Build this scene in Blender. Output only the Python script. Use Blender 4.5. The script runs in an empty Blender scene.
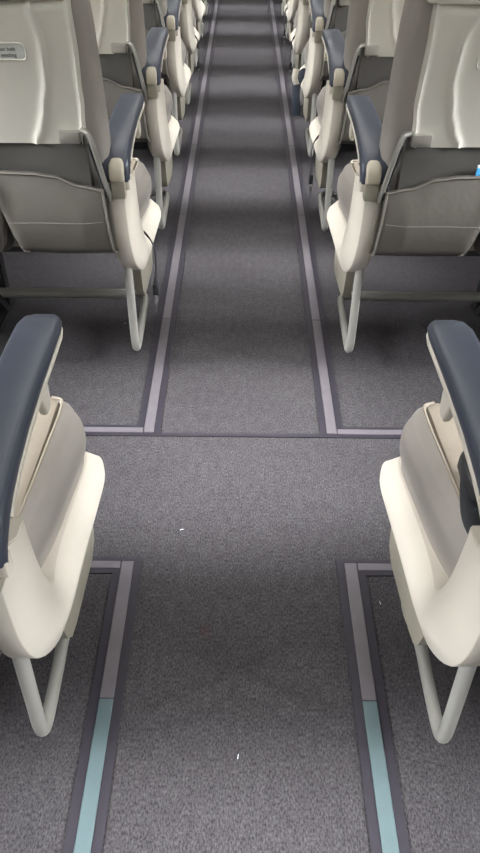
import bpy, bmesh, math, random
from mathutils import Vector, Matrix
random.seed(4)
S = bpy.context.scene
PI = math.pi

# ------------------------------------------------------------------ camera
def set_camera():
    yaw, pitch, roll = -0.0003, 0.7003, 0.0097
    f = Vector((-math.sin(yaw)*math.cos(pitch), math.cos(yaw)*math.cos(pitch), -math.sin(pitch)))
    r = Vector((math.cos(yaw), math.sin(yaw), 0)); u = r.cross(f)
    r2 = r*math.cos(roll) + u*math.sin(roll); u2 = u*math.cos(roll) - r*math.sin(roll)
    cd = bpy.data.cameras.new('camera'); co = bpy.data.objects.new('camera', cd)
    S.collection.objects.link(co)
    M = Matrix((r2, u2, -f)).transposed().to_4x4(); M.translation = Vector((-0.0015, 0, 1.263))
    co.matrix_world = M
    cd.sensor_fit = 'VERTICAL'; cd.sensor_height = 36; cd.lens = 720*36/853
    cd.clip_start = 0.02
    S.camera = co
set_camera()

# ------------------------------------------------------------------ world, lights, exposure
W = bpy.data.worlds.new('world'); S.world = W; W.use_nodes = True
W.node_tree.nodes['Background'].inputs[0].default_value = (0.86, 0.93, 1.0, 1)
W.node_tree.nodes['Background'].inputs[1].default_value = 0.5
def area(name, loc, rot, sx, sy, power, col, spread=PI):
    l = bpy.data.lights.new(name, 'AREA'); l.shape = 'RECTANGLE'; l.size = sx; l.size_y = sy
    l.energy = power; l.color = col; l.spread = spread
    o = bpy.data.objects.new(name, l); o.location = loc; o.rotation_euler = rot
    S.collection.objects.link(o); return o
# daylight outside the two rows of windows
for i in range(7):
    for sd, nm in ((-1, 'left'), (1, 'right')):
        area('daylight_'+nm, (sd*2.15, -1.2 + 1.4*i, 1.7), (0, math.radians(sd*58), math.radians(-sd*8)), 1.2, 1.4, 92, (0.95, 0.97, 1.0), math.radians(50))
# cabin ceiling wash lights
area('ceiling_light_left', (-0.42, 3.6, 2.05), (0, 0, 0), 0.16, 10.5, 42, (1.0, 0.99, 0.965))
area('ceiling_light_right', (0.42, 3.6, 2.05), (0, 0, 0), 0.16, 10.5, 42, (1.0, 0.99, 0.965))
S.view_settings.view_transform = 'Standard'; S.view_settings.look = 'None'
S.view_settings.gamma = 1; S.view_settings.use_curve_mapping = False
S.view_settings.exposure = 0.0

# ------------------------------------------------------------------ materials
def lin(c): return tuple(((v/255)/12.92 if v/255 <= .04045 else (((v/255)+.055)/1.055)**2.4) for v in c) + (1,)
def mat(name, rgb, rough=.5, metal=0, var=.06, scale=30, bump=0, bscale=200, spec=.5, coat=0):
    m = bpy.data.materials.new(name); m.use_nodes = True; n = m.node_tree.nodes; k = m.node_tree.links
    b = n['Principled BSDF']; b.inputs['Roughness'].default_value = rough; b.inputs['Metallic'].default_value = metal
    b.inputs['Specular IOR Level'].default_value = spec
    b.inputs['Coat Weight'].default_value = coat
    tc = n.new('ShaderNodeTexCoord'); nz = n.new('ShaderNodeTexNoise'); nz.inputs['Scale'].default_value = scale
    nz.inputs['Detail'].default_value = 4
    k.new(tc.outputs['Object'], nz.inputs['Vector'])
    cr = n.new('ShaderNodeValToRGB'); c = lin(rgb)
    cr.color_ramp.elements[0].position = .3; cr.color_ramp.elements[1].position = .7
    cr.color_ramp.elements[0].color = tuple(v*(1-var) for v in c[:3]) + (1,)
    cr.color_ramp.elements[1].color = tuple(min(1, v*(1+var)) for v in c[:3]) + (1,)
    k.new(nz.outputs['Fac'], cr.inputs[0]); k.new(cr.outputs[0], b.inputs['Base Color'])
    if bump:
        n2 = n.new('ShaderNodeTexNoise'); n2.inputs['Scale'].default_value = bscale; n2.inputs['Detail'].default_value = 3
        k.new(tc.outputs['Object'], n2.inputs['Vector'])
        bp = n.new('ShaderNodeBump'); bp.inputs['Strength'].default_value = bump; bp.inputs['Distance'].default_value = .003
        k.new(n2.outputs['Fac'], bp.inputs['Height']); k.new(bp.outputs[0], b.inputs['Normal'])
    return m
M_shell = mat('cream_plastic', (212, 209, 198), .42, var=.03, scale=6, bump=.04, bscale=400)
M_cream = mat('warm_white_plastic', (204, 197, 184), .42, var=.03, scale=8, bump=.03, bscale=400)
M_leath = mat('grey_brown_leather', (84, 80, 74), .5, var=.07, scale=14, bump=.25, bscale=60)
M_dleath = mat('dark_grey_leather', (78, 76, 73), .5, var=.1, scale=10, bump=.6, bscale=18)
M_seatleath = mat('taupe_leather', (150, 140, 126), .52, var=.05, scale=10, bump=.15, bscale=60)
M_sideleath = mat('light_grey_leather', (154, 148, 141), .5, var=.05, scale=8, bump=.2, bscale=30)
M_navy = mat('navy_vinyl', (55, 60, 72), .36, var=.06, scale=20, bump=.08, bscale=500)
M_silver = mat('brushed_metal', (178, 176, 170), .35, metal=.75, var=.04)
M_tube = mat('pale_grey_painted_tube', (150, 148, 141), .35, metal=.15, var=.05, scale=12)
M_spar = mat('beige_grey_metal', (150, 145, 130), .45, metal=.2, var=.06)
M_dark = mat('dark_metal', (52, 52, 54), .5, metal=.3, var=.1)
M_black = mat('black_webbing', (30, 32, 38), .6, var=.15, scale=200, bump=.3, bscale=900)
M_blueweb = mat('navy_webbing', (34, 42, 56), .6, var=.15, scale=200, bump=.3, bscale=900)
M_chrome = mat('chrome', (225, 225, 225), .15, metal=1, var=.02)
M_welt = mat('pale_stitch_leather', (104, 99, 92), .5, var=.05)
M_tan = mat('tan_plastic', (180, 172, 154), .45, var=.03)
M_ink = mat('grey_ink', (105, 105, 105), .6, var=.02)
M_placard = mat('placard_plastic', (202, 204, 198), .35, var=.02)
M_strip = mat('grey_lilac_floor_strip', (98, 93, 97), .4, var=.07, scale=30)
M_teal_reflection = mat('floor_strip_teal_reflection', (88, 104, 106), .35, var=.05, scale=20)  # strip with a teal light reflection painted into its colour
M_edge = mat('dark_purple_strip_edge', (38, 34, 43), .6, var=.12, scale=60)
M_wall = mat('cabin_wall_plastic', (210, 212, 210), .6, var=.02)
M_bluecard = mat('blue_card', (70, 160, 215), .4, var=.05)
M_white = mat('white_paper', (225, 228, 232), .5, var=.03)

def carpet():
    m = bpy.data.materials.new('dark_grey_carpet'); m.use_nodes = True; n = m.node_tree.nodes; k = m.node_tree.links
    b = n['Principled BSDF']; b.inputs['Roughness'].default_value = .95; b.inputs['Specular IOR Level'].default_value = .15
    tc = n.new('ShaderNodeTexCoord')
    def noise(sc, det=4, vec=None, rough=.6):
        z = n.new('ShaderNodeTexNoise'); z.inputs['Scale'].default_value = sc; z.inputs['Detail'].default_value = det
        z.inputs['Roughness'].default_value = rough
        k.new(vec or tc.outputs['Object'], z.inputs['Vector']); return z.outputs['Fac']
    mp = n.new('ShaderNodeMapping'); mp.inputs['Scale'].default_value = (1, .45, 1); k.new(tc.outputs['Object'], mp.inputs[0])
    fine = noise(330, 3, mp.outputs[0], .8); mid = noise(60, 3, mp.outputs[0]); big = noise(3.5, 4)
    def ramp(fac, a, c, p0=.3, p1=.7):
        r = n.new('ShaderNodeValToRGB'); r.color_ramp.elements[0].position = p0; r.color_ramp.elements[1].position = p1
        r.color_ramp.elements[0].color = a; r.color_ramp.elements[1].color = c; k.new(fac, r.inputs[0]); return r.outputs[0]
    base = ramp(fine, lin((44, 42, 44)), lin((87, 84, 86)), .36, .64)
    def mul(a, c, f=1):
        x = n.new('ShaderNodeMix'); x.data_type = 'RGBA'; x.blend_type = 'MULTIPLY'; x.inputs[0].default_value = f
        k.new(a, x.inputs[6]); k.new(c, x.inputs[7]); return x.outputs[2]
    base = mul(base, ramp(mid, (.82, .82, .82, 1), (1.1, 1.1, 1.1, 1)))
    base = mul(base, ramp(big, (.9, .89, .9, 1), (1.05, 1.05, 1.05, 1)))
    # pinkish spill stain, an irregular spot on the carpet
    sx = n.new('ShaderNodeVectorMath'); sx.operation = 'DISTANCE'; sx.inputs[1].default_value = (-.069, .854, 0)
    wob = n.new('ShaderNodeTexNoise'); wob.inputs['Scale'].default_value = 40; k.new(tc.outputs['Object'], wob.inputs['Vector'])
    k.new(tc.outputs['Object'], sx.inputs[0])
    ad = n.new('ShaderNodeMath'); ad.operation = 'MULTIPLY_ADD'; ad.inputs[1].default_value = .05; k.new(wob.outputs['Fac'], ad.inputs[0]); k.new(sx.outputs['Value'], ad.inputs[2])
    st = ramp(ad.outputs[0], (1.1, .88, .86, 1), (1, 1, 1, 1), .030, .044)
    base = mul(base, st)
    k.new(base, b.inputs['Base Color'])
    bp = n.new('ShaderNodeBump'); bp.inputs['Strength'].default_value = .5; bp.inputs['Distance'].default_value = .004
    k.new(fine, bp.inputs['Height']); k.new(bp.outputs[0], b.inputs['Normal'])
    return m
M_carpet = carpet()

# ------------------------------------------------------------------ mesh helpers
def new_bm(): return bmesh.new()
def link(name, bm, m, parent=None, smooth=True, angle=40):
    me = bpy.data.meshes.new(name)
    bmesh.ops.remove_doubles(bm, verts=bm.verts, dist=1e-6)
    bmesh.ops.recalc_face_normals(bm, faces=bm.faces)
    for f in bm.faces: f.smooth = smooth
    if smooth:
        for e in bm.edges:
            if len(e.link_faces) == 2 and e.calc_face_angle(0) > math.radians(angle): e.smooth = False
    bm.to_mesh(me); bm.free(); me.materials.append(m)
    o = bpy.data.objects.new(name, me); S.collection.objects.link(o)
    if parent: o.parent = parent
    return o
def box(bm, a, b, bev=0, seg=2):
    vs = [bm.verts.new((x, y, z)) for x in (a[0], b[0]) for y in (a[1], b[1]) for z in (a[2], b[2])]
    fs = [bm.faces.new([vs[i] for i in q]) for q in ((0,1,3,2),(4,6,7,5),(0,4,5,1),(2,3,7,6),(0,2,6,4),(1,5,7,3))]
    if bev:
        es = list({e for f in fs for e in f.edges})
        bmesh.ops.bevel(bm, geom=es, offset=bev, segments=seg, profile=.5, affect='EDGES')
    return vs
def loft(bm, rings, caps=True):
    R = [[bm.verts.new(p) for p in r] for r in rings]
    n = len(R[0])
    for a, b in zip(R, R[1:]):
        for i in range(n): bm.faces.new((a[i], a[(i+1) % n], b[(i+1) % n], b[i]))
    if caps:
        bm.faces.new(R[0][::-1]); bm.faces.new(R[-1])
def rrect(w, h, r, n=4):
    """rounded rectangle outline centred on 0, half sizes w,h"""
    out = []; r = min(r, w*.999, h*.999)
    for cx, cy, a0 in ((w-r, h-r, 0), (-w+r, h-r, 90), (-w+r, -h+r, 180), (w-r, -h+r, 270)):
        for i in range(n+1):
            a = math.radians(a0 + 90*i/n); out.append((cx+r*math.cos(a), cy+r*math.sin(a)))
    return out
def catmull(pts, n=6):
    P = [Vector(p) for p in pts]; out = []
    P = [P[0]*2-P[1]] + P + [P[-1]*2-P[-2]]
    for i in range(1, len(P)-2):
        for j in range(n):
            t = j/n; a, b, c, d = P[i-1], P[i], P[i+1], P[i+2]
            out.append(.5*((2*b) + (c-a)*t + (2*a-5*b+4*c-d)*t*t + (3*b-a-3*c+d)*t**3))
    out.append(P[-2]); return out
def tube(bm, pts, r, sides=10, smooth=6, flat=1.0, up=(1, 0, 0)):
    """swept tube; r may be a pair of half sizes (along 'up', across)"""
    P = catmull(pts, smooth) if smooth else [Vector(p) for p in pts]
    ra, rb = (r if isinstance(r, tuple) else (r, r)); U = Vector(up); rings = []
    for i, p in enumerate(P):
        t = (P[min(i+1, len(P)-1)] - P[max(i-1, 0)]).normalized()
        a = U - t*U.dot(t)
        if a.length < .05: a = Vector((0, 1, 0)) - t*t.y
        a.normalize(); b = t.cross(a)
        rings.append([p + a*ra*math.cos(2*PI*k/sides) + b*rb*math.sin(2*PI*k/sides) for k in range(sides)])
    loft(bm, rings)
def interp(tab, x):
    if x <= tab[0][0]: return tab[0][1]
    for (a, b), (c, d) in zip(tab, tab[1:]):
        if x <= c:
            t = (x-a)/(c-a); t = t*t*(3-2*t); return b + (d-b)*t
    return tab[-1][1]
def gridsolid(bm, fn, nu, nv, thick):
    """fn(a,b)->point, thick = offset vector to the back face"""
    T = Vector(thick)
    F = [[bm.verts.new(fn(i/nu, j/nv)) for j in range(nv+1)] for i in range(nu+1)]
    B = [[bm.verts.new(Vector(fn(i/nu, j/nv)) + T) for j in range(nv+1)] for i in range(nu+1)]
    for i in range(nu):
        for j in range(nv):
            bm.faces.new((F[i][j], F[i+1][j], F[i+1][j+1], F[i][j+1]))
            bm.faces.new((B[i][j], B[i][j+1], B[i+1][j+1], B[i+1][j]))
    for i in range(nu):
        bm.faces.new((F[i][0], B[i][0], B[i+1][0], F[i+1][0])); bm.faces.new((F[i][nv], F[i+1][nv], B[i+1][nv], B[i][nv]))
    for j in range(nv):
        bm.faces.new((F[0][j], F[0][j+1], B[0][j+1], B[0][j])); bm.faces.new((F[nu][j], B[nu][j], B[nu][j+1], F[nu][j+1]))
def empty(name, loc, label, cat, group=None):
    o = bpy.data.objects.new(name, None); S.collection.objects.link(o); o.location = loc; o.empty_display_size = .1
    o['label'] = label; o['category'] = cat
    if group: o['group'] = group
    return o
def struct(name, bm, m, smooth=False, parent=None):
    o = link(name, bm, m, parent, smooth); 
    if not parent: o['kind'] = 'structure'
    return o

# ------------------------------------------------------------------ the cabin shell
XW, ZC, Y0, Y1 = 1.42, 2.1, -2.6, 9.6
bm = new_bm(); box(bm, (-XW, Y0, -.05), (XW, Y1, 0)); struct('floor', bm, M_carpet)
bm = new_bm(); box(bm, (-XW, Y0, ZC), (XW, Y1, ZC+.05)); struct('ceiling', bm, M_wall)
for s, nm in ((-1, 'left'), (1, 'right')):
    bm = new_bm(); xa, xb = sorted((s*XW, s*(XW+.05)))
    box(bm, (xa, Y0, 0), (xb, Y1, .80)); box(bm, (xa, Y0, 1.22), (xb, Y1, ZC))
    y = Y0
    while y < Y1:                                   # pillars between the window openings
        box(bm, (xa, y, .80), (xb, min(y+.2, Y1), 1.22)); y += .52
    struct('wall_'+nm, bm, M_wall)
bm = new_bm(); box(bm, (-XW, Y1, 0), (XW, Y1+.05, ZC)); struct('wall_front', bm, M_wall)
bm = new_bm(); box(bm, (-XW, Y0-.05, 0), (XW, Y0, ZC)); struct('wall_back', bm, M_wall)

# floor strips: grey insert between two dark raised edges
TX, D2, D1 = .2463, 1.4757, 1.0165
k = 1
def strip(pts_edge, pts_mid, mid_mat=M_strip):
    global k
    bm = new_bm()
    for a, b in pts_edge: box(bm, (a[0], a[1], 0), (b[0], b[1], .003))
    o = struct('trim_%d' % k, bm, M_edge); k += 1
    for a, b, mt in pts_mid:
        bm = new_bm(); box(bm, (a[0], a[1], .0025), (b[0], b[1], .0055), .0012, 1); c = link('floor_strip_insert', bm, mt, o, False)
hw, he = .0135, .031
for s in (-1, 1):
    x = s*TX
    mids = []; y = D2 - .01
    joints = [D2-.01, 2.04, 2.86, 3.7, 4.6, 5.5, 6.4, 7.3, 8.2, 9.5]
    for a, b in zip(joints, joints[1:]): mids.append(((x-hw, a+.001), (x+hw, b-.001), M_strip))
    strip([((x-he, D2-.022), (x+he, 9.55))], mids)
    strip([((x-he, -2.0), (x+he, D1+.022))],
          [((x-hw, -2.0), (x+hw, .70), M_teal_reflection), ((x-hw, .702), (x+hw, D1+.01), M_strip)])  # nearest insert carries the reflected teal light as colour
    for d in (D2, D1):
        xa, xb = sorted((s*(TX+he), s*.95)); ma, mb = sorted((s*(TX+hw+.002), s*.95))
        strip([((xa, d-.022), (xb, d+.022))], [((ma, d-.010), (mb, d+.010), M_strip)])
strip([((-TX+he, D2-.022), (TX-he, D2-.008))], [])

# ------------------------------------------------------------------ seat unit (two seats wide)
UC = .575; PITCH2 = .52
def armpath():
    return [(-.022, .598, .010), (-.020, .616, .018), (-.008, .633, .022), (.014, .646, .020), (.04, .655, .0175), (.08, .664, .016), (.14, .673, .015),
            (.22, .678, .0145), (.30, .679, .014), (.355, .678, .0135), (.380, .675, .0115), (.396, .672, .007)]
def make_seat(s):
    """all part meshes for the side s (-1 left, +1 right); returns a builder root"""
    def P(u, y, z): return (s*(u-UC), y, z)
    root = bpy.data.objects.new('airline_seat', None); S.collection.objects.link(root); root.empty_display_size = .1
    # --- backrest cushion
    def back(off):
        bm = new_bm(); rings = []
        prof = [(.475, .235, .020), (.48, .245, .035), (.52, .25, .045), (.62, .252, .048), (.68, .256, .045), (.80, .259, .042), (.95, .260, .040),
                (1.08, .255, .040), (1.15, .235, .035), (1.175, .20, .020)]
        for z, w, h in prof:
            yc = -.06 - .27*(z-.7) + .062 - (.012 if z < .6 else 0)
            rings.append([P(UC+off+a, yc+b, z) for a, b in rrect(w, h, .028, 5)])
        loft(bm, rings); return link('backrest', bm, M_sideleath, root)
    # --- hard shell with two curved ridges
    if s < 0:
        RT = [(.70, .472), (.74, .452), (.78, .438), (.84, .421), (.92, .414), (1.0, .424)]
        ET = [(.70, .364), (.74, .358), (.80, .352), (.92, .345), (1.0, .344)]
    else:
        RT = [(.70, .484), (.74, .463), (.78, .448), (.85, .433), (.92, .434), (1.0, .456)]
        ET = [(.70, .380), (.74, .373), (.80, .366), (.90, .366), (1.0, .362)]
    def shell(off, zb=.697, zt=1.002):
        bm = new_bm()
        def fn(a, b):
            z = zb + (zt-.016*math.sin(PI*a)-zb)*b; e = interp(ET, z); r = interp(RT, z)
            u = e + (1.15-2*e)*a; v = u if u < UC else 1.15-u
            d = v - e
            y = -.06 - .27*(z-.7)
            y -= .005*math.exp(-((v-r)/.0045)**2)                     # ridge
            y += .004/(1+math.exp(-(v-r-.008)/.004))                   # sunk centre field
            y -= .006*math.exp(-(d/.007)**2)                           # raised rim
            y += .014*math.exp(-(d/.0015)**2)
            y += .010*max(0, (b-.96)/.04)**2
            return P(u+off, y, z)
        gridsolid(bm, fn, 110, 26, (0, .022, 0))
        o = link('back_shell', bm, M_shell, root, angle=60); return o
    def headrest(off):
        bm = new_bm(); rings = []
        for z, w, h in ((.994, .222, .010), (.998, .228, .020), (1.06, .228, .026), (1.14, .215, .026), (1.185, .185, .020), (1.197, .15, .008)):
            yc = -.06 - .27*(z-.7) + .014
            rings.append([P(UC+off+a, yc+b, z) for a, b in rrect(w, h, .018, 4)])
        loft(bm, rings); link('headrest', bm, M_shell, root)
    # --- dark inner panel above and behind the pocket
    def panel(off):
        bm = new_bm()
        def fn(a, b):
            u = .362 + .426*a; z = .44 + .285*b
            y = -.050 - .10*(z-.6) + .010*math.sin(PI*a) - .004*math.sin(3*PI*a+2*b) - .003*math.sin(9*a+7*b)
            return P(u+off, y, z)
        gridsolid(bm, fn, 24, 12, (0, .03, 0)); return link('lower_back_panel', bm, M_dleath, root)
    # --- literature pocket
    TOP = [(.0, .594), (.10, .604), (.24, .628), (.34, .634), (.5, .636)]
    BOT = [(.0, .408), (.26, .402), (.44, .405), (.47, .430), (.5, .500)]
    def pfn(off, a, b, lift=0):
        m = a if a < .5 else 1-a
        zt, zb = interp(TOP, m), interp(BOT, m)
        z = zt + (zb-zt)*b
        wide = .333 - .014*b
        u = wide + (1.15-2*wide)*a
        y = -.068 - .024*math.sin(PI*min(1, b*1.05)) * (.35+.65*min(1, m/.12)) - .004*math.sin(11*a+3*b)*b*(1-b)*2
        y += .07*max(0, (b-.80)/.20)**2
        y -= lift
        return P(u+off, y, z)
    def pocket(off):
        bm = new_bm(); gridsolid(bm, lambda a, b: pfn(off, a, b), 60, 22, (0, .008, 0))
        o = link('literature_pocket', bm, M_leath, root)
        bm = new_bm()
        tube(bm, [pfn(off, .004+i/40*.992, .012, .001) for i in range(41)], (.0034, .0028), 6, 2, up=(0, 1, 0))
        tube(bm, [pfn(off, .006, .02+i/20*.93, .001) for i in range(21)], (.0026, .0024), 6, 1, up=(1, 0, 0))
        tube(bm, [pfn(off, .994, .02+i/20*.93, .001) for i in range(21)], (.0026, .0024), 6, 1, up=(1, 0, 0))
        tube(bm, [pfn(off, i/40, (interp(TOP, min(i, 40-i)/40)-.520)/(interp(TOP, min(i, 40-i)/40)-interp(BOT, min(i, 40-i)/40)), -.0006) for i in range(1, 40)], (.0016, .0014), 6, 1, up=(0, 0, 1))
        for q in (0, 1): tube(bm, [pfn(off, abs(q-(.42+.08*i/14)), .86, .0005) for i in range(15)], (.0026, .0020), 6, 1, up=(0, 0, 1))
        link('welt', bm, M_welt, o)
    def hinge(off, mirror):
        q = (lambda u: 1.15-u) if mirror else (lambda u: u)
        bm = new_bm()
        def bx(u0, u1, y0, y1, z0, z1, bv=.003):
            a, b = P(q(u0)+off, y0, z0), P(q(u1)+off, y1, z1)
            box(bm, (min(a[0], b[0]), y0, z0), (max(a[0], b[0]), y1, z1), bv)
        bx(.370, .416, -.082, -.05, .704, .731)
        o = link('hinge_bracket', bm, M_silver, root)
        bm = new_bm()
        tube(bm, [P(q(u)+off, y, z) for u, y, z in ((.366, -.074, .733), (.353, -.078, .728), (.344, -.078, .705), (.337, -.072, .665), (.331, -.064, .625), (.326, -.05, .585), (.326, -.03, .56))], (.010, .0065), 8, 5, up=(0, 1, 0))
        link('recline_arm', bm, M_silver, root)
        bm = new_bm()
        tube(bm, [P(q(u)+off, y, z) for u, y, z in ((.352, -.070, .70), (.345, -.064, .66), (.338, -.056, .62), (.334, -.04, .57))], (.012, .0055), 8, 4, up=(0, 1, 0))
        link('recline_strut', bm, M_dark, root)
    def cushion(off):
        bm = new_bm(); rings = []
        sec = [(-.300, .395), (-.311, .43), (-.312, .470), (-.308, .486), (-.290, .4895), (-.20, .489), (-.08, .483), (0, .481)]
        sec = sec + [(-a, z) for a, z in sec[-2::-1]] + [(.20, .39), (-.20, .39)]
        for y, sc, dz, lo in ((.05, .95, -.022, 0), (.06, .965, -.01, 0), (.10, .97, -.003, 0), (.22, .98, 0, 0), (.34, 1.0, .003, 0), (.405, 1.0, .002, .004), (.432, 1.0, -.001, .012), (.439, .99, -.010, .02), (.442, .97, -.030, .03)):
            w = .262/.315
            rings.append([P(UC+off+a*w*sc*(.985 if a < 0 else 1.0) if off == 0 else UC+off+a*w*sc*.96, y, (z+dz if z > .43 else z+lo)) for a, z in sec])
        loft(bm, rings); o = link('seat_cushion', bm, M_seatleath, root, angle=50)
        return o
    def cushion_side():
        """paler side border of the aisle cushion plus the piping where it meets the top"""
        bm = new_bm()
        outl = catmull([(.325, .04, 0), (.306, .12, 0), (.292, .21, 0), (.283, .30, 0), (.277, .355, 0), (.276, .382, 0), (.280, .405, 0), (.289, .424, 0), (.303, .436, 0), (.325, .443, 0)], 5)
        seam = catmull([(.336, .04, 0), (.328, .12, 0), (.322, .21, 0), (.318, .30, 0), (.315, .355, 0), (.314, .382, 0), (.314, .402, 0), (.315, .418, 0), (.320, .427, 0), (.335, .432, 0)], 5)
        def fn(a, b):
            i = min(len(outl)-1, int(round(a*(len(outl)-1)))); O, Q = outl[i], seam[i]
            f = interp([(0, 0), (.2, .62), (.45, .97), (.6, 1.0), (1, .72)], b)
            v = Q.lerp(O, f); zt = .489 - .015*max(0, .1-a)/.1
            return P(v.x, v.y, zt - (zt-.372)*b**1.25)
        gridsolid(bm, fn, len(outl)-1, 14, (s*.003, -.003, -.006))
        o = link('cushion_border', bm, M_sideleath, root)
        bm = new_bm(); tube(bm, [Vector(fn(i/24, 0.02)) + Vector((0, 0, .0015)) for i in range(25)], .0026, 6, 1)
        link('piping', bm, M_seatleath, o)
    def seat_pan(off):
        bm = new_bm(); a, b = P(.335+off, .02, .33), P(.815+off, .42, .385)
        box(bm, (min(a[0], b[0]), .09, .35), (max(a[0], b[0]), .42, .395), .01); link('seat_pan', bm, M_dark, root)
    # --- armrest with white underside, tab and pivot cap
    def armrest(uc, detail=True):
        bm = new_bm(); path = armpath(); rings = []
        def frame(i):
            y0, z0, _ = path[max(i-1, 0)]; y1, z1, _ = path[min(i+1, len(path)-1)]
            t = Vector((0, y1-y0, z1-z0)).normalized(); return Vector((0, -t.z, t.y))
        for i, (y, z, h) in enumerate(path):
            n = frame(i); w = .0342 if i < len(path)-3 else (.0335, .030, .020)[i-len(path)+3]
            rings.append([Vector(P(uc+a, y, z)) + n*b for a, b in rrect(w, h, .012, 4)])
        loft(bm, rings); o = link('armrest', bm, M_navy, root)
        bm = new_bm(); rings = []
        for i, (y, z, h) in enumerate(path):
            if i < 3: continue
            n = frame(i); w = .0348 if i < len(path)-3 else (.034, .030, .018)[i-len(path)+3]
            rings.append([Vector(P(uc+a, y, z)) + n*(b-h+.0005) for a, b in rrect(w, .0042, .003, 3)])
        loft(bm, rings); link('armrest_underside', bm, M_cream, o)
        if detail:
            bm = new_bm(); rings = []
            for z, w, h in ((.664, .004, .022), (.650, .006, .020), (.632, .007, .015), (.620, .006, .010), (.615, .003, .005)):
                rings.append([P(uc-.026+a, .235+b, z) for a, b in rrect(w, h, .004, 3)])
            loft(bm, rings); link('recline_button_housing', bm, M_cream, o)
        bm = new_bm(); rings = []
        uc -= .006
        for z, y, w in ((.606, -.047, .0165), (.610, -.049, .0172), (.628, -.047, .0175), (.643, -.042, .0165), (.650, -.032, .013), (.652, -.02, .007)):
            rings.append([P(uc+a, y+b+.012, z) for a, b in rrect(w, .014, .006, 3)])
        loft(bm, rings); link('pivot_cap', bm, M_tan, root)
        bm = new_bm(); a, b = P(uc-.0165, 0, 0), P(uc+.0165, 0, 0)
        box(bm, (min(a[0], b[0]), -.040, .560), (max(a[0], b[0]), -.01, .607), .003); link('pivot_socket', bm, M_spar, root)
    # --- aisle fairing: post and low side panel in one moulded piece
    def fairing():
        bm = new_bm(); rings = []
        path = [(.016, .602, .034, .272, .340), (.014, .57, .037, .272, .340), (.014, .50, .042, .270, .339), (.020, .445, .048, .267, .338), (.038, .400, .052, .263, .336),
                (.075, .366, .048, .260, .334), (.125, .346, .044, .263, .334), (.19, .338, .040, .264, .330), (.26, .337, .037, .262, .326), (.33, .339, .034, .258, .321),
                (.39, .343, .030, .255, .318), (.425, .347, .024, .262, .315), (.437, .350, .014, .270, .308)]
        A = catmull([p[:3] for p in path], 4); B = catmull([(p[3], p[4], 0) for p in path], 4)
        path = [(a.x, a.y, a.z, b.x, b.y) for a, b in zip(A, B)]
        for i, (y, z, h, u0, u1) in enumerate(path):
            a = path[max(i-1, 0)]; b = path[min(i+1, len(path)-1)]
            t = Vector((0, b[0]-a[0], b[1]-a[1])).normalized(); n = Vector((0, -t.z, t.y)); i = i/4
            f = min(1, max(0, (i-2.5)/5)); f = f*f*(3-2*f); g = 1-f
            um = u0 + .003 + .022*f                        # crease between the flat top and the outer face
            ub = u0 + .020*g + .010*f                                 # crease between the outer face and the rear / bottom face
            k1 = .8 - .2*math.exp(-((i-4.6)/1.6)**2)
            sec = [(u1, h*.9), (u1-.004, h), (um+.003, h), (um, h*.97), (u0, h*(.8*g - .25*f)), (u0, h*(.0*g - .45*f)), (ub-.002, -h*.97), (ub+.002, -h), (u1-.018, -h), (u1-.006, -h*(k1+.1)), (u1, -h*(k1-.15))]
            rings.append([Vector(P(u, y, z)) + n*d for u, d in sec])
        loft(bm, rings)
        bmesh.ops.recalc_face_normals(bm, faces=bm.faces)
        es = [e for e in bm.edges if len(e.link_faces) == 2 and e.calc_face_angle(0) > .5]
        bmesh.ops.bevel(bm, geom=es, offset=.0030, segments=2, affect='EDGES', clamp_overlap=True)
        o = link('side_fairing', bm, M_cream, root, angle=70)
        for u0, u1 in ((.275, .289), (.325, .337)):      # small shoulder blocks either side of the pivot cap
            bm = new_bm(); a, b = P(u0, 0, 0), P(u1, 0, 0)
            box(bm, (min(a[0], b[0]), -.030, .578), (max(a[0], b[0]), -.006, .606), .004)
            link('pivot_shoulder', bm, M_cream, o)
    # --- spar, loop and baggage bar
    def under():
        bm = new_bm(); poly = [(.10, .33), (.13, .215), (.150, .190), (.185, .180), (.34, .165), (.375, .18), (.41, .30), (.40, .33)]
        rings = [[P(u, y, z) for y, z in poly] for u in (.290, .293, .310, .313)]
        loft(bm, rings); link('side_spar', bm, M_spar, root)
        o = link('baggage_bar', bar_bm(s, 0), M_tube, root)
        bm = new_bm(); tube(bm, [P(u, .335, .088) for u in (.375, .6, .9, 1.33)], .0155, 12, 0); link('cross_tube', bm, M_tube, o)
        for uu in (.79, 1.20):
            bm = new_bm()
            for poly in ([(.36, .37), (.405, .37), (.405, .012), (.375, .012)], [(.05, .37), (.09, .37), (.375, .012), (.345, .012)], [(.20, .012), (.43, .012), (.43, 0), (.20, 0)]):
                loft(bm, [[P(uu+d, y, z) for y, z in poly] for d in (-.014, .014)])
            link('leg', bm, M_dark, root, False)
        bm = new_bm()
        for yy in (.13, .38):
            a, b = P(.33, 0, 0), P(1.33, 0, 0); tube(bm, [(a[0], yy, .352), (b[0], yy, .352)], .016, 10, 0)
        link('cross_beam', bm, M_dark, root)
    for off in (0, PITCH2):
        back(off); shell(off); headrest(off); panel(off); pocket(off); hinge(off, False); hinge(off, True); cushion(off); seat_pan(off)
    cushion_side(); armrest(.309); armrest(.835+.0, False); armrest(1.355, False); fairing(); under()
    return root

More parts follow.
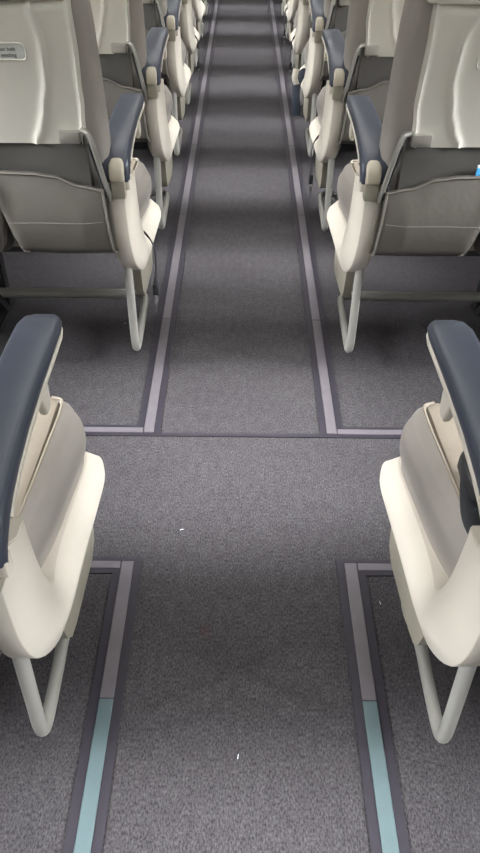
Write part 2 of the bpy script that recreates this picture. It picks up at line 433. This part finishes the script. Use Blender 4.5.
def bar_bm(s, du):
    """side loop that drops from the fairing, turns along the floor and bends in to the cross tube"""
    bm = new_bm()
    pts = [(.310, .022, .38), (.310, .024, .30), (.311, .028, .19), (.312, .032, .115), (.312, .042, .080), (.312, .075, .068), (.311, .15, .078), (.309, .22, .093)]
    pts = [(u+du*(.9 - 1.6*max(0, z-.07)), y, z) for u, y, z in pts] + [(.309+du*.5, .275, .100), (.318+du*.3, .305, .099), (.345, .326, .094), (.38, .335, .089), (.42, .335, .088)]
    tube(bm, [(s*(u-UC), y, z) for u, y, z in pts], .0118, 12, 6)
    return bm
def make_placard(s, root):
    def P(u, y, z): return (s*(u-UC), y, z)
    zc = .8985 if s < 0 else .889; z0, z1 = zc-.0165, zc+.0165; u0, u1 = (.450, .70) if s < 0 else (.474, .676)
    def yy(z, d): return -.06 - .27*(z-.7) + .006 - d
    out = [(UC + a, zc + b) for a, b in rrect((u1-u0)/2, (z1-z0)/2, .010, 5)]
    bm = new_bm(); loft(bm, [[P(u, yy(z, d), z) for u, z in out] for d in (0, .0022)])
    o = link('placard', bm, M_placard, root)
    bm = new_bm(); tube(bm, [P(u, yy(z, .002), z) for u, z in out+out[:1]], .0018, 6, 1, up=(0, 1, 0)); link('placard_rim', bm, M_shell, o)
    c = bpy.data.curves.new('placard_text', 'FONT'); c.body = 'Fasten seat belt\nwhile seating'; c.size = .0115; c.extrude = .0003
    c.align_x = 'RIGHT'; c.align_y = 'CENTER'; c.space_line = 1.05
    t = bpy.data.objects.new('placard_text', c); S.collection.objects.link(t)
    dg = bpy.context.evaluated_depsgraph_get(); me = bpy.data.meshes.new_from_object(t.evaluated_get(dg))
    bpy.data.objects.remove(t)
    th = math.atan(.27)
    # local text plane: x right, y up along the reclined shell
    xr = (.575-.470) if s < 0 else .095
    Mx = Matrix.Translation(Vector((xr, yy(zc-.001, .0026), zc-.001))) @ Matrix.Rotation(PI/2+th, 4, 'X')
    me.transform(Mx); me.materials.append(M_ink)
    to = bpy.data.objects.new('placard_text', me); S.collection.objects.link(to); to.parent = o

def make_belt(s, root, kind):
    def P(u, y, z): return (s*(u-UC), y, z)
    if kind == 'thin':
        pts = [(.292, .15, .40), (.278, .145, .392), (.256, .125, .375), (.246, .11, .35), (.244, .095, .31), (.246, .085, .27), (.247, .08, .235)]
        tip = (.247, .079, .222)
        bm = new_bm(); tube(bm, [P(*p) for p in pts], (.0022, .010), 8, 5, up=(1, 0, 0)); o = link('seat_belt', bm, M_black, root)
        bm = new_bm(); x, y, z = P(*tip); box(bm, (x-.006, y-.013, z-.012), (x+.006, y+.013, z+.016), .003)
        tube(bm, [(x, y-.006, z-.008), (x, y-.008, z-.035), (x, y+.002, z-.045)], .0028, 6, 3)
        link('buckle_tongue', bm, M_chrome, o)
        bm = new_bm(); x, y, z = P(.247, .083, .25); box(bm, (x-.007, y-.016, z-.018), (x+.007, y+.016, z+.02), .003); link('buckle', bm, M_black, o)
    elif kind == 'wide':
        pts = [(.29, .19, .40), (.272, .185, .395), (.250, .18, .375), (.236, .175, .34), (.234, .165, .30), (.238, .155, .26), (.240, .15, .215)]
        bm = new_bm(); tube(bm, [P(*p) for p in pts], (.020, .003), 10, 5, up=(1, -.3, 0)); o = link('seat_belt', bm, M_blueweb, root)
        bm = new_bm(); tube(bm, [P(.236, .17, .345), P(.226, .165, .375), P(.232, .17, .41)], (.014, .003), 8, 3, up=(1, -.3, 0)); link('buckle_tongue', bm, M_cream, o)
    elif kind == 'coil':                                   # buckle and webbing lying bunched on the cushion
        bm = new_bm()
        tube(bm, [P(.350, .02, .50), P(.335, .09, .505), P(.325, .14, .51), P(.335, .20, .525), P(.352, .245, .532), P(.375, .255, .52), P(.39, .24, .497)], (.020, .006), 12, 6, up=(1, 0, 0))
        o = link('seat_belt', bm, M_black, root)
        bm = new_bm(); rings = []
        for y, w, h in ((.155, .016, .010), (.165, .025, .016), (.20, .028, .018), (.235, .026, .017), (.25, .018, .010)):
            rings.append([P(.345+a, y, .535+b) for a, b in rrect(w, h, .008, 4)])
        loft(bm, rings); link('buckle', bm, M_dark, o)
        bm = new_bm(); tube(bm, [P(.36, .05, .512), P(.352, .10, .518), P(.343, .15, .525)], (.014, .002), 8, 4); link('webbing_fold', bm, M_blueweb, o)

def all_children(o): return [c for c in S.objects if c.parent == o]
def copy_tree(o, parent=None):
    c = o.copy(); S.collection.objects.link(c); c.parent = parent
    for ch in kids.get(o.name, []): copy_tree(ch, c)
    return c
ROWS = [.56, 1.72, 2.54, 3.335, 4.125, 4.915, 5.705, 6.495, 7.285]
ordw = ['first', 'second', 'third', 'fourth', 'fifth', 'sixth', 'seventh', 'eighth', 'ninth']
belts = {(-1, 0): 'thin', (-1, 1): 'thin', (1, 2): 'thin', (1, 3): 'wide', (-1, 4): 'thin', (1, 4): 'thin', (1, 5): 'thin', (-1, 3): None, (1, 0): 'coil'}
belts.pop((-1, 0))
look = {
 (-1, 0): 'grey leather airline seat with navy armrest, nearest seat left of the aisle',
 (1, 0): 'grey leather airline seat, nearest on the right, black seat belt bunched on its cushion',
 (-1, 1): 'cream-backed airline seat left of aisle with placard on shell and black belt dangling beside fairing',
 (1, 1): 'cream-backed airline seat right of aisle with a blue card in its pocket',
 (1, 2): 'cream-backed airline seat on the right, thin belt with metal tongue hanging at its side',
 (1, 3): 'airline seat on the right with wide navy belt hanging beside its cream fairing',
}
for s, side in ((-1, 'left'), (1, 'right')):
    proto = make_seat(s)
    kids = {}
    for o in S.objects:
        if o.parent: kids.setdefault(o.parent.name, []).append(o)
    roots = [proto] + [copy_tree(proto) for _ in ROWS[1:]]
    for i, (r, y) in enumerate(zip(roots, ROWS)):
        r.location = (.005 + s*UC, y, 0)
        r['category'] = 'airline seat'; r['group'] = 'double seat units in rows along the %s of the aisle' % side
        r['label'] = look.get((s, i), 'cream and grey airline seat, %s from the nearest counted along the %s of the aisle' % (ordw[i], side))
        if (s, i) == (1, 0): r.location.x += .006; r.rotation_euler = (0, 0, math.radians(1.3))
        b = belts.get((s, i))
        if b: make_belt(s, r, b)
        if i == 1: make_placard(s, r)
        if i == 0:                                    # the nearest unit's loop is set a little further under the seat
            for ch in S.objects:
                if ch.parent == r and ch.name.startswith('baggage_bar'):
                    bm = bar_bm(s, .026); me = bpy.data.meshes.new('baggage_bar'); bmesh.ops.recalc_face_normals(bm, faces=bm.faces)
                    for f in bm.faces: f.smooth = True
                    bm.to_mesh(me); bm.free(); me.materials.append(M_tube); ch.data = me

# ------------------------------------------------------------------ loose things
o = empty('safety_card', (.560, 1.660, .580), 'blue and white card sticking out of the seat pocket on the right', 'card')
bm = new_bm(); box(bm, (-.02, -.004, 0), (.13, -.001, .072), .0008, 1); link('card_cover', bm, M_bluecard, o, False)
bm = new_bm(); box(bm, (-.018, -.0005, 0), (.132, .003, .078), .0008, 1); link('card_page', bm, M_white, o, False)
for i, (x, y, a, lab) in enumerate([(.001, .595, 1.4, 'tiny white lint thread on carpet in the near middle of the aisle'),
                        (-.134, 1.123, .3, 'tiny white lint speck on open carpet between the cross strips'),
                        (-.38, 2.013, .8, 'tiny white lint speck under the left seat with the placard'),
                        (.34, 2.08, .5, 'tiny white lint speck beside the right floor strip near second row'),
                        (.298, .924, 1.8, 'tiny white lint thread just right of the near right floor strip')]):
    bm = new_bm(); dx, dy = .004*math.cos(a), .004*math.sin(a)
    tube(bm, [(-dx, -dy, .001), (0, .0008, .0022), (dx, dy, .001)], .0006, 6, 3)
    q = link('lint', bm, M_white); q.location = (x, y, 0); q['label'] = lab; q['category'] = 'lint'; q['group'] = 'lint specks on the carpet'
